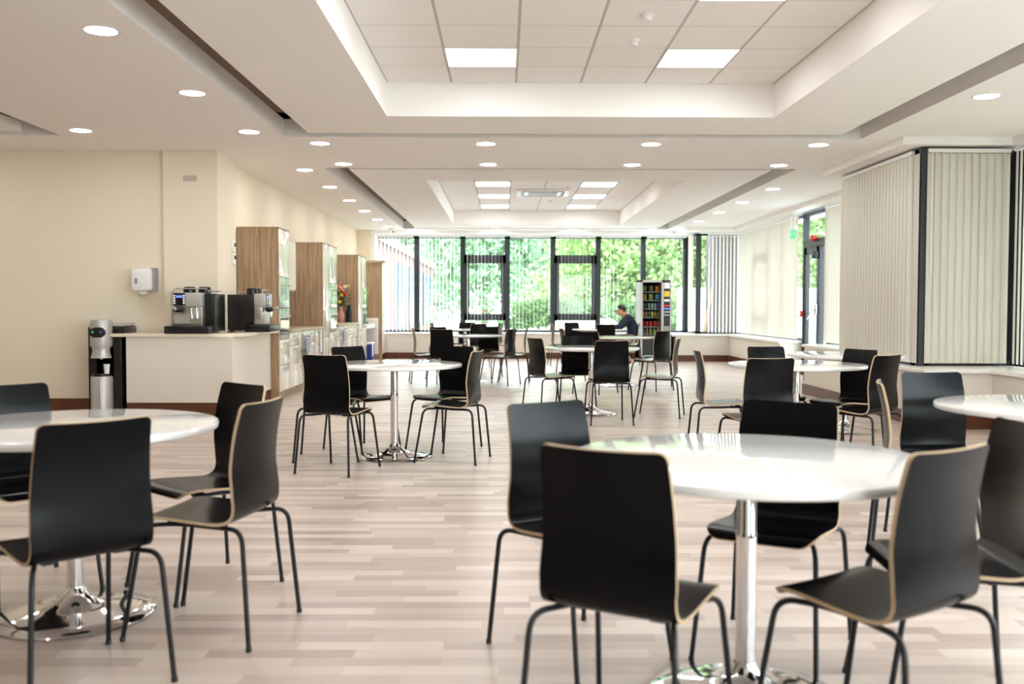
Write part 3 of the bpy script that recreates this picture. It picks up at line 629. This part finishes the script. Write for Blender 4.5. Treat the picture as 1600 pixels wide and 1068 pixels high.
single('vacuum_flask',MB().lathe([(0,0),(.06,0),(.062,.02),(.062,.2),(.045,.26),(.035,.28),(.035,.33),(0,.335)],c=(-3.02,18.6,.9),seg=20),pm('dark blue steel',srgb(30,34,48),.3,metal=.3),'dark blue flask beside the flower vase on the worktop','flask')
# ---------------------------------------------------------------- peninsula counter with machines
t=thing('peninsula_counter','cream panelled counter carrying the coffee machines','counter',(-3.6,10.6,0))
build('front_panel',MB().box(-4.15,-2.985,10.47,10.50,.155,.88),M_wallw,t,0); build('side_panel',MB().box(-3.01,-2.985,10.50,12.19,.155,.88),M_wallw,t,0); build('plinth',MB().box(-4.15,-3.0,10.475,10.51,0,.155).box(-3.02,-2.99,10.5,12.19,0,.155),M_skirt,t,0); build('end_panel',MB().box(-4.15,-4.12,10.5,10.9,0,.88),M_wallw,t,0)
poly=[(-4.30,10.42)]+[(-3.18+.30*math.cos(a),10.72+.30*math.sin(a)) for a in [R(-90+9*k) for k in range(11)]]+[(-2.88,12.19),(-3.255,12.19),(-3.255,10.895),(-4.30,10.895)]
build('countertop',MB().prism(poly,.88,.915,bev=.006),pm('cream laminate worktop',srgb(230,218,198),.3),t,30)
def coffee_machine(lab,loc,rz):
    o=thing('coffee_machine',lab,'coffee machine',loc,rz); b=lambda n,mb,m,p=o: build(n,mb,m,p,local=True)
    b('body',MB().box(-.16,.22,-.02,.36,.02,.44,bev=.01),M_blk); b('drip_tray',MB().box(-.29,.20,-.20,.10,.0,.085,bev=.012),M_blk)
    fp=b('front_panel',MB().box(-.24,.10,-.10,0,.085,.30,bev=.006),M_steel); b('brew_head',MB().box(-.24,.10,-.13,0,.30,.45,bev=.008),M_silver)
    c=b('control_panel',MB().box(-.205,-.075,-.137,-.128,.31,.445),M_blk); b('display',MB().box(-.175,-.105,-.14,-.136,.395,.42),M_lcd,c)
    for k in range(4):
        for x in (-.192,-.088): b('button',MB().lathe([(0,-.008),(.011,-.007),(.012,0)],c=(x,-.138,.335+.027*k),axis='Y',seg=10),M_paper,c)
    g=MB().lathe([(.05,.0),(.055,-.03),(.03,-.055)],c=(-.15,-.16,.29),seg=16); b('group_head',g,M_blk); b('portafilter',MB().tube([(-.15,-.18,.265),(-.17,-.26,.285)],.018,10),M_silver)
    for x in (.0,.055): b('steam_wand',MB().tube([(x,-.12,.30),(x-.01,-.14,.26),(x,-.135,.17)],.007,8),M_chrome)
    for x in (-.09,.08): b('bean_hopper',MB().lathe([(.065,0),(.068,.05),(.06,.075),(0,.08)],c=(x,.06,.44),seg=22),M_blk)
    b('cup_rail',MB().tube([(-.23,-.1,.45),(-.19,-.09,.495),(.15,-.09,.495),(.18,-.09,.45)],.006,8).tube([(.18,-.09,.47),(.19,.3,.47)],.006,8),M_chrome)
    b('glass_door',MB().box(-.205,-.04,-.112,-.102,.11,.21),M_silver); return o
coffee_machine('steel fronted coffee machine facing us on the counter',(-3.42,10.60,.915),0)
coffee_machine('black coffee machine seen from its side beside the oak cabinet',(-2.93,11.42,.915),R(90))
single('power_cable',MB().tube([(-3.14,10.85,.922),(-3.1,11.0,.922),(-3.19,11.15,.923),(-3.24,11.3,.95),(-3.25,11.35,1.12)],.006,6),M_blk,'thin black cable lying on the counter behind the machines','cable')
wc=thing('water_cooler','silver and black water cooler standing left of the counter','water cooler',(-4.38,10.6,0))
build('body',MB().box(-4.575,-4.20,10.48,10.92,.01,.99,bev=.02),M_blk,wc)
build('front_column',MB().lathe([(.115,0),(.115,.40),(.108,.42)],c=(-4.41,10.45,.03),seg=28),M_silver,wc); build('tap_head',MB().lathe([(.108,.74),(.115,.76),(.115,1.0),(.10,1.035),(0,1.04)],c=(-4.41,10.45,.03),seg=28),M_silver,wc)
build('alcove_back',MB().box(-4.48,-4.29,10.48,10.5,.44,.78),M_grey,wc,0); build('drip_grid',MB().lathe([(.10,.42),(.10,.45),(0,.45)],c=(-4.41,10.45,.03),seg=24),M_blk,wc); build('cowl',MB().lathe([(.11,.62),(.09,.70),(.108,.77)],c=(-4.41,10.45,.03),seg=24,a0=PI,a1=2*PI),M_silver,wc)
cpn=build('control_panel',MB().ball((-4.41,10.345,.93),.1,(.95,.22,.62),20),M_blk,wc); 
for x,m in ((-4.455,pm('green button',srgb(30,150,80),.4)),(-4.365,pm('blue button',srgb(50,80,140),.4))): build('button',MB().ball((x,10.322,.935),.017,(1,.5,1),10),m,cpn)
build('spout',MB().lathe([(.012,.6),(.016,.68),(.016,.74)],c=(-4.40,10.42,.03),seg=12),M_silver,wc); build('door_handle',MB().tube([(-4.37,10.332,.10),(-4.37,10.326,.33),(-4.37,10.332,.40)],.008,8),M_white,wc); build('lid',MB().box(-4.47,-4.21,10.5,10.91,.99,1.03,bev=.012),M_silver,wc)
single('paper_cup',MB().lathe([(0,0),(.026,0),(.034,.10),(.036,.103),(.031,.1),(.024,.004),(0,.004)],c=(-4.335,10.40,.48),seg=20),M_paper,'white paper cup standing in the water cooler alcove','cup')
pd=thing('paper_towel_dispenser','white paper towel dispenser on the cream wall above the counter','dispenser',(-4.085,10.9,1.35)); build('cover',MB().box(-4.2,-3.975,10.74,10.93,1.385,1.645,bev=.035),pm('white gloss plastic',srgb(232,230,228),.15),pd); build('back_plate',MB().box(-3.985,-3.962,10.80,10.95,1.38,1.65),M_grey,pd,0); build('outlet',MB().lathe([(.055,0),(.05,-.03),(.02,-.05)],c=(-4.09,10.83,1.385),seg=16),M_white,pd); build('lock',MB().box(-4.15,-4.12,10.735,10.742,1.47,1.53),M_grey,pd,0)
vg=thing('wall_vent_plate','small grey blank plate high on the cream column','wall plate',(-3.565,10.9,2.66)); build('plate',MB().box(-3.645,-3.49,10.89,10.9,2.635,2.70,bev=.004),pm('pale grey plastic',srgb(196,184,172),.5),vg)
for x in (-3.63,-3.505): build('screw',MB().ball((x,10.889,2.667),.004,seg=8),M_grey,vg)
for z,l in ((1.93,'upper'),(1.78,'lower')):
    o=thing('thermostat',f'{l} small white wall controller beside the nearest oak cabinet','thermostat',(-3.262,11.5,z)); build('case',MB().box(-3.262,-3.235,11.44,11.56,z-.06,z+.07,bev=.006),M_white,o); build('screen',MB().box(-3.236,-3.232,11.46,11.54,z,z+.045),M_dark,o,0)
# ---------------------------------------------------------------- vending machine and its goods
vx0,vx1,vy,vz=3.05,3.73,21.2,1.81
vm=thing('vending_machine','tall glass fronted snack and drink machine by the far right window','vending machine',((vx0+vx1)/2,21.6,0))
c=MB(); c.box(vx0,vx0+.03,vy+.02,22.0,.05,vz); c.box(vx1-.22,vx1,vy+.02,22.0,.05,vz); c.box(vx0,vx1,vy+.02,22.0,vz-.04,vz); c.box(vx0,vx1,21.95,22.0,.05,vz); c.box(vx0,vx1,vy+.02,22.0,.05,.56); c.box(vx0+.02,vx1-.02,vy+.06,21.9,0,.05)
build('cabinet',c,pm('vending grey',srgb(172,170,172),.5),vm,0)
build('interior_lining',MB().box(vx0+.03,vx1-.22,21.9,21.95,.56,vz-.04),pm('dark green lining',srgb(44,62,58),.6),vm,0)
f=MB(); f.box(vx0,vx0+.045,vy,vy+.04,.1,vz); f.box(vx1-.21,vx1-.165,vy,vy+.04,.1,vz); f.box(vx0,vx1-.165,vy,vy+.04,vz-.05,vz); f.box(vx0,vx1-.165,vy,vy+.04,.50,.56); build('door_frame',f,M_silver,vm,0)
build('door_glass',MB().box(vx0+.045,vx1-.21,vy+.01,vy+.016,.56,vz-.05),M_vglass,vm,0); build('delivery_flap',MB().box(vx0+.03,vx1-.2,vy+.005,vy+.02,.12,.50),M_blk,vm,0)
pp=build('payment_panel',MB().box(vx1-.165,vx1-.02,vy,vy+.03,.1,vz),M_blk,vm,0); build('edge_strip',MB().box(vx1-.02,vx1,vy,vy+.03,.1,vz),M_silver,vm,0)
for z0,z1,m in ((1.62,1.75,M_paper),(1.44,1.56,M_yel),(1.33,1.38,M_paper),(1.225,1.25,M_redled),(1.155,1.185,M_lcd),(1.09,1.105,M_paper),(1.02,1.04,M_silver),(.64,.78,M_grey)): build('panel_module',MB().box(vx1-.155,vx1-.03,vy-.004,vy,z0,z1),m,pp,0)
rows=[(1.55,3,'bag'),(1.36,3,'bag'),(1.17,6,'bar'),(.98,6,'bar'),(.77,5,'can'),(.60,5,'bottle')]
for z,n,k in rows:
    sh=build('shelf',MB().box(vx0+.035,vx1-.225,vy+.12,21.88,z-.015,z),pm('shelf wire',srgb(120,126,126),.4,metal=.6),vm,0)
    build('price_strip',MB().box(vx0+.04,vx1-.225,vy+.115,vy+.12,z-.02,z-.004),M_grey,sh,0)
gm={}
def goods(k):
    if k=='bag':
        m=MB(); 
        for s in (-1,1):
            for i in range(6):
                for j in range(6):
                    f=lambda a,b:(.053*(a/3-1)*(1-.12*math.sin(PI*b/6)),s*.032*math.sin(PI*a/6)*math.sin(PI*b/6)**.8,.135*b/6)
                    m.face([f(i,j),f(i+1,j),f(i+1,j+1),f(i,j+1)])
        bmesh.ops.remove_doubles(m.bm,verts=m.bm.verts[:],dist=1e-5); return m
    if k=='bar': return MB().box(-.021,.021,-.011,.011,.012,.11,bev=.007).box(-.018,.018,-.002,.002,0,.125)
    if k=='can': return MB().lathe([(0,0),(.025,0),(.031,.01),(.031,.10),(.026,.112),(.024,.112),(0,.108)],seg=18)
    return MB().lathe([(0,0),(.030,0),(.030,.07),(.024,.09),(.012,.115),(.012,.135),(0,.136)],seg=16)
names={'bag':'crisp_packet','bar':'chocolate_bar','can':'drink_can','bottle':'drink_bottle'}
cols=[[('green and yellow',(110,140,60)),('brown and red',(150,100,80)),('orange',(210,120,50))],[('pink and tan',(190,140,110)),('yellow green',(150,165,70)),('blue and cream',(80,140,190))],
[('grey',(110,120,120)),('dark grey',(80,86,90)),('pale blue',(150,170,180)),('white',(200,205,200)),('silver',(180,190,190)),('violet',(120,80,190))],[('amber',(210,150,40)),('pink',(220,90,100)),('slate',(100,120,130)),('yellow',(220,190,60)),('olive',(150,150,70)),('brown',(160,110,50))],
[('red',(210,40,50))]*5,[('turquoise',(60,190,150)),('rose',(210,100,110)),('lime',(140,180,70)),('khaki',(150,170,80)),('orange',(220,140,60))]]
rowname=['top shelf','second shelf','third shelf','fourth shelf','can shelf','bottom shelf']; pos6=['far left','left','left of the middle','right of the middle','right','far right']; pos5=['far left','left','middle','right','far right']; pos3=['left','middle','right']
for ri,(z,n,k) in enumerate(rows):
    for i in range(n):
        x=vx0+.085+(vx1-.26-vx0-.085)*i/(n-1) if n!=3 else vx0+.11+.145*i
        o=bpy.data.objects.new(names[k],gm.get((k,ri,i)) or mesh_of(goods(k),pm(f'wrapper {ri} {i}',srgb(*cols[ri][i][1]),.35,noise=.35,nscale=30),60)); COL.objects.link(o)
        o.location=(x,vy+.17,z+.001)
        pn={3:pos3,5:pos5,6:pos6}[n][i]
        tag(o,f'{cols[ri][i][0]} {names[k].replace("_"," ")} on the vending machine {rowname[ri]}, {pn}',{'bag':'crisps','bar':'snack','can':'can','bottle':'bottle'}[k],'snacks and drinks in the vending machine')
# ---------------------------------------------------------------- the man
mo=thing('person','man with dark hair in a navy jacket leaning over the far round table','person',(2.53,19.5,0),R(88))
def skin_obj(name,verts,edges,rad,mat,parent,sub=2,root=0):
    me=bpy.data.meshes.new(name); me.from_pydata(verts,edges,[]); me.update(); me.materials.append(mat); o=bpy.data.objects.new(name,me); COL.objects.link(o); o.parent=parent
    m=o.modifiers.new('skin','SKIN'); m.use_smooth_shade=True; sd=me.skin_vertices[0].data if me.skin_vertices else None
    if sd is None:
        bpy.context.view_layer.objects.active=o; me.attributes.new('skin','FLOAT',"POINT"); sd=None
    for i,r in enumerate(rad): me.skin_vertices[0].data[i].radius=(r if isinstance(r,tuple) else (r,r)); 
    me.skin_vertices[0].data[root].use_root=True
    s=o.modifiers.new('sub','SUBSURF'); s.levels=sub; s.render_levels=sub; WL[o.name]=WL[parent.name].copy(); return o
V=[];E=[];Rr=[]
def node(p,r,prev=None):
    V.append(p); Rr.append(r); i=len(V)-1
    if prev is not None: E.append((prev,i))
    return i
pel=node((0,-.07,.56),(.125,.085)); b1=node((0,-.13,.68),(.145,.105),pel); b2=node((0,-.12,.82),(.15,.105),b1); b3=node((0,-.06,.96),(.155,.10),b2); nk=node((0,.02,1.04),.06,b3); n2=node((0,.075,1.075),.055,nk)
h1=node((0,.13,1.09),.07,n2); h2=node((0,.155,1.14),(.075,.095),h1); h3=node((0,.165,1.185),.06,h2); nose=node((0,.25,1.10),.013,h2); chin=node((0,.205,1.062),.034,h1)
TORSO=[(V[i],Rr[i]) for i in (pel,b1,b2,b3,nk)]
arms={}
for s in (-1,1):
    ear=node((s*.092,.115,1.12),.02,h2)
    sh=node((s*.17,-.02,.985),.065,b3); el=node((s*.25,.14,.80),.048,sh); wr=node((s*.13,.34,.795),.033,el); pa=node((s*.10,.40,.795),(.036,.018),wr)
    arms[s]=[V[b3],V[sh],V[el],V[wr]]
    for k,(dx,dl) in enumerate(((-.027,.062),(-.009,.075),(.009,.078),(.026,.07))):
        f1=node((s*.09+dx,.435,.80),.009,pa); f2=node((s*.085+dx,.435+dl*.55,.798),.0085,f1); node((s*.08+dx,.435+dl,.778),.0075,f2)
    t1=node((s*.075-s*.03,.405,.80),.010,pa); node((s*.035,.43,.79),.009,t1)
    hp=node((s*.10,-.03,.54),.078,pel); kn=node((s*.13,.36,.53),.062,hp); an=node((s*.12,.0+.06*s,.14),.042,kn); ft=node((s*.12,.09+.06*s,.045),.04,an); 
body=skin_obj('body',V,E,Rr,M_skin,mo,2)
jv=[p for p,_ in TORSO]; jr=[.165,.162,.165,.168,.075]; jr=[(a,a*.76) for a in jr]; je=[(i,i+1) for i in range(4)]
for s in (-1,1):
    a=len(jv); jv+=arms[s][1:]; jr+=[.078,.062,.042]; je+=[(3,a),(a,a+1),(a+1,a+2)]
jv=[tuple(p) for p in jv]; jv[0]=(0,-.092,.575); jr[0]=(.192,.150); jr[1]=(.172,.135)
skin_obj('jacket',jv,je,jr,M_navy,mo,2)
tv=[(0,-.075,.565),(0,-.09,.66)]; trr=[(.18,.155),(.172,.13)]; te=[(0,1)]
for s in (-1,1):
    a=len(tv); tv+=[(s*.10,-.02,.545),(s*.13,.37,.54),(s*.12,.0+.06*s,.10)]; trr+=[.112,.085,.066]; te+=[(0,a),(a,a+1),(a+1,a+2)]
skin_obj('trousers',tv,te,trr,M_khaki,mo,2)
for s in (-1,1):
    q=skin_obj('shoe',[(s*.12,-.02+.06*s,.115),(s*.12,.04+.06*s,.075),(s*.12,.12+.06*s,.05)],[(0,1),(1,2)],[.052,.056,.048],M_shoe,mo,2)
    sl_=MB().box(s*.12-.045,s*.12+.045,-.05+.06*s,-.03+.06*s,.02,.2).xf(Matrix.Identity(4)); sl_.xf(Matrix.Translation((0,.0,.0))@Matrix.Translation((0,-.04+.06*s,.03))@Matrix.Rotation(R(38),4,'X')@Matrix.Translation((0,.04-.06*s,-.03))); build('sole',sl_,M_sole,q,0,local=True)
hm=MB().ball((0,.128,1.160),.094,(.92,1.10,.95),28)
hr=random.Random(3)
for v_ in hm.bm.verts:
    n_=(v_.co-Vector((0,.128,1.160))).normalized(); v_.co+=n_*hr.uniform(-.003,.007)
bmesh.ops.delete(hm.bm,geom=[v for v in hm.bm.verts if v.co.z<1.162-.55*(.165-v.co.y)*(1 if v.co.y<.165 else 0)+(.9*(v.co.y-.165) if v.co.y>.165 else 0) and (v.co.y>.06 or v.co.z<1.095)],context='VERTS'); ho=build('hair',hm,M_hair,mo,60,local=True); q=ho.modifiers.new('t','SOLIDIFY'); q.thickness=.010
g=MB()
for s in (-1,1): g.lathe([(.022,-.002),(.025,0),(.022,.002)],c=(s*.033,.245,1.128),seg=14,axis='Y'); g.tube([(s*.056,.245,1.132),(s*.078,.14,1.14)],.003,5)
g.tube([(-.01,.247,1.13),(.01,.247,1.13)],.003,5); build('spectacles',g,M_blk,mo,local=True)
e=MB()
for s in (-1,1): e.ball((s*.033,.228,1.128),.012,seg=8)
build('eyes',e,pm('eye white',srgb(220,215,210),.3),mo,local=True)
build('mouth',MB().ball((0,.219,1.072),.018,(1,.4,.28),8),pm('lips',srgb(170,100,90),.5),mo,local=True)
single('paper_sheet',MB().box(2.0,2.2,19.4,19.68,.761,.763),M_paper,'white sheet of paper under the man\'s hands on the far table','paper',smooth=0)
# ---------------------------------------------------------------- outside
struct('ground',MB().box(-60,80,-40,130,-.25,-.12),M_conc)
tag(build('grass',MB().box(-9,-.2,44,62,-.12,-.06),pm('lawn',srgb(186,206,150),1,noise=.15,nscale=3),None,0),'pale lawn seen low through the left panes','grass',kind='stuff')
bw=thing('brick_building','pinkish brick wing with tall windows outside the left panes','building',(-5.5,38,0))
build('wall',MB().box(-9,-3.75,24.5,51,-.12,3.15),M_brick,bw,0); build('fascia',MB().box(-9.1,-3.65,24.4,51.1,3.15,3.45),pm('pale fascia',srgb(122,104,98),.8),bw,0)
for a,b,z in ((33.2,35.2,2.75),(37.2,39,2.75),(40.6,42.4,2.75),(44,45.8,2.75),(47.4,49.2,2.75)):
    wf=build('window',MB().box(-3.76,-3.70,a,b,.35,z),pm('outside frame',srgb(62,72,88),.5),bw,0); build('pane',MB().box(-3.70,-3.69,a+.12,b-.12,.5,z-.15),pm('sky tinted pane',srgb(100,116,140),.08,spec=.5),wf,0)  # reflected sky is put into the bluish pane colour
build('door',MB().box(-3.76,-3.70,25.5,30.5,.0,2.7),pm('pale cladding',srgb(140,138,140),.6),bw,0)
def foliage(c,rad,n,ls,mat,name,lab,cat,group,trunk=True,flat=1.0):
    o=thing(name,lab,cat,(c[0],c[1],-.12),0,group); m=MB(); cl=[]
    for _ in range(14): 
        a=rnd.uniform(0,2*PI); q=rnd.uniform(.2,.75); cl.append(Vector((rad[0]*q*math.cos(a),rad[1]*q*math.sin(a),rad[2]*rnd.uniform(-.75,.75))))
    for _ in range(n):
        p=rnd.choice(cl); d_=Vector((rnd.gauss(0,1),rnd.gauss(0,1),rnd.gauss(0,1))).normalized(); q=Vector(c)+p+Vector((d_.x*rad[0],d_.y*rad[1],d_.z*rad[2]))*rnd.uniform(.3,.55)
        if q.z<.0: q.z=rnd.uniform(0,.5)
        nn=(d_+Vector((rnd.gauss(0,.5),rnd.gauss(0,.5),rnd.gauss(0,.5)))).normalized(); u=nn.orthogonal().normalized(); u=Matrix.Rotation(rnd.uniform(0,6.3),3,nn)@u; v_=nn.cross(u); l=ls*rnd.uniform(.6,1.3)
        m.face([q+u*l,q+v_*l*.55,q-u*l,q-v_*l*.55])
    build('foliage',m,mat,o,0)
    if trunk: build('trunk',MB().tube([(c[0],c[1],-.12),(c[0]+.1,c[1],c[2]*.6),(c[0],c[1],c[2]+rad[2]*.3)],[.28,.2,.08],8),M_bark,o)
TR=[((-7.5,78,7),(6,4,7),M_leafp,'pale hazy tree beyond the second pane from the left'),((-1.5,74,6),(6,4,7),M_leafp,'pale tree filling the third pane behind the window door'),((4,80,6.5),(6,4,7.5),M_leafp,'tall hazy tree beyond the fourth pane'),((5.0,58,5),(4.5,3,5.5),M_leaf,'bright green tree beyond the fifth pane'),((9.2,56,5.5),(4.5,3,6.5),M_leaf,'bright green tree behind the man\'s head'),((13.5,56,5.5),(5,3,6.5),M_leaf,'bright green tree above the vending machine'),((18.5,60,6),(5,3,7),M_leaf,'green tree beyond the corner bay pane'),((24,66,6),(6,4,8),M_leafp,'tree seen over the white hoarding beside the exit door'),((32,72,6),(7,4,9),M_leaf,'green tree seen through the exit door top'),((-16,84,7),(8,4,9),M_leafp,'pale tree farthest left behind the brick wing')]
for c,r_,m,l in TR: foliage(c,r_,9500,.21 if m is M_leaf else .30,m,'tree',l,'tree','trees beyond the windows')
for i,x in enumerate((1.0,3.4,5.8,8.2)): foliage((x,53,.55),(1.7,1.2,1.0),1500,.13,M_hedge,'hedge_bush',f'clipped low hedge bush on the lawn edge, {["leftmost","second from the left","third from the left","rightmost"][i]}','hedge','hedge bushes outside',trunk=False)
md=MB().ball((4.0,47,-.3),1.0,(2.2,1.4,1.0),24)
for v_ in md.bm.verts: v_.co.z+=.12*math.sin(v_.co.x*5)*math.cos(v_.co.y*4)
single('soil_mound',md,M_soil,'heap of pale soil outside the middle panes','mound')
single('white_hoarding',MB().box(7.3,60,40,40.06,-.12,2.0),M_fence,'long white hoarding fence outside on the right','fence',smooth=0)
bp=thing('brick_pier','dark brick pier outside the corner bay window','pier',(6,24,-.12)); build('shaft',MB().box(5.22,6.6,23.6,24.6,-.12,3.6),M_brickd,bp,0); build('coping',MB().box(5.15,6.7,23.5,24.7,3.6,3.7),M_conc,bp,0)
bp=thing('brick_pier','unseen dark brickwork enlarged to shade the closed blinds of the projecting pier','pier',(5.1,11.2,-.12)); build('shaft',MB().box(4.62,5.9,10.35,12.05,-.12,3.4),M_brickd,bp,0); build('coping',MB().box(4.58,5.95,10.3,12.1,3.4,3.5),M_conc,bp,0)  # second pier is unseen, sized to block daylight behind the pier blinds
single('leaning_pole',MB().tube([(4.75,23.2,-.12),(5.18,23.55,1.75)],.03,8),M_bark,'brown wooden pole leaning against the dark brick pier outside','pole')
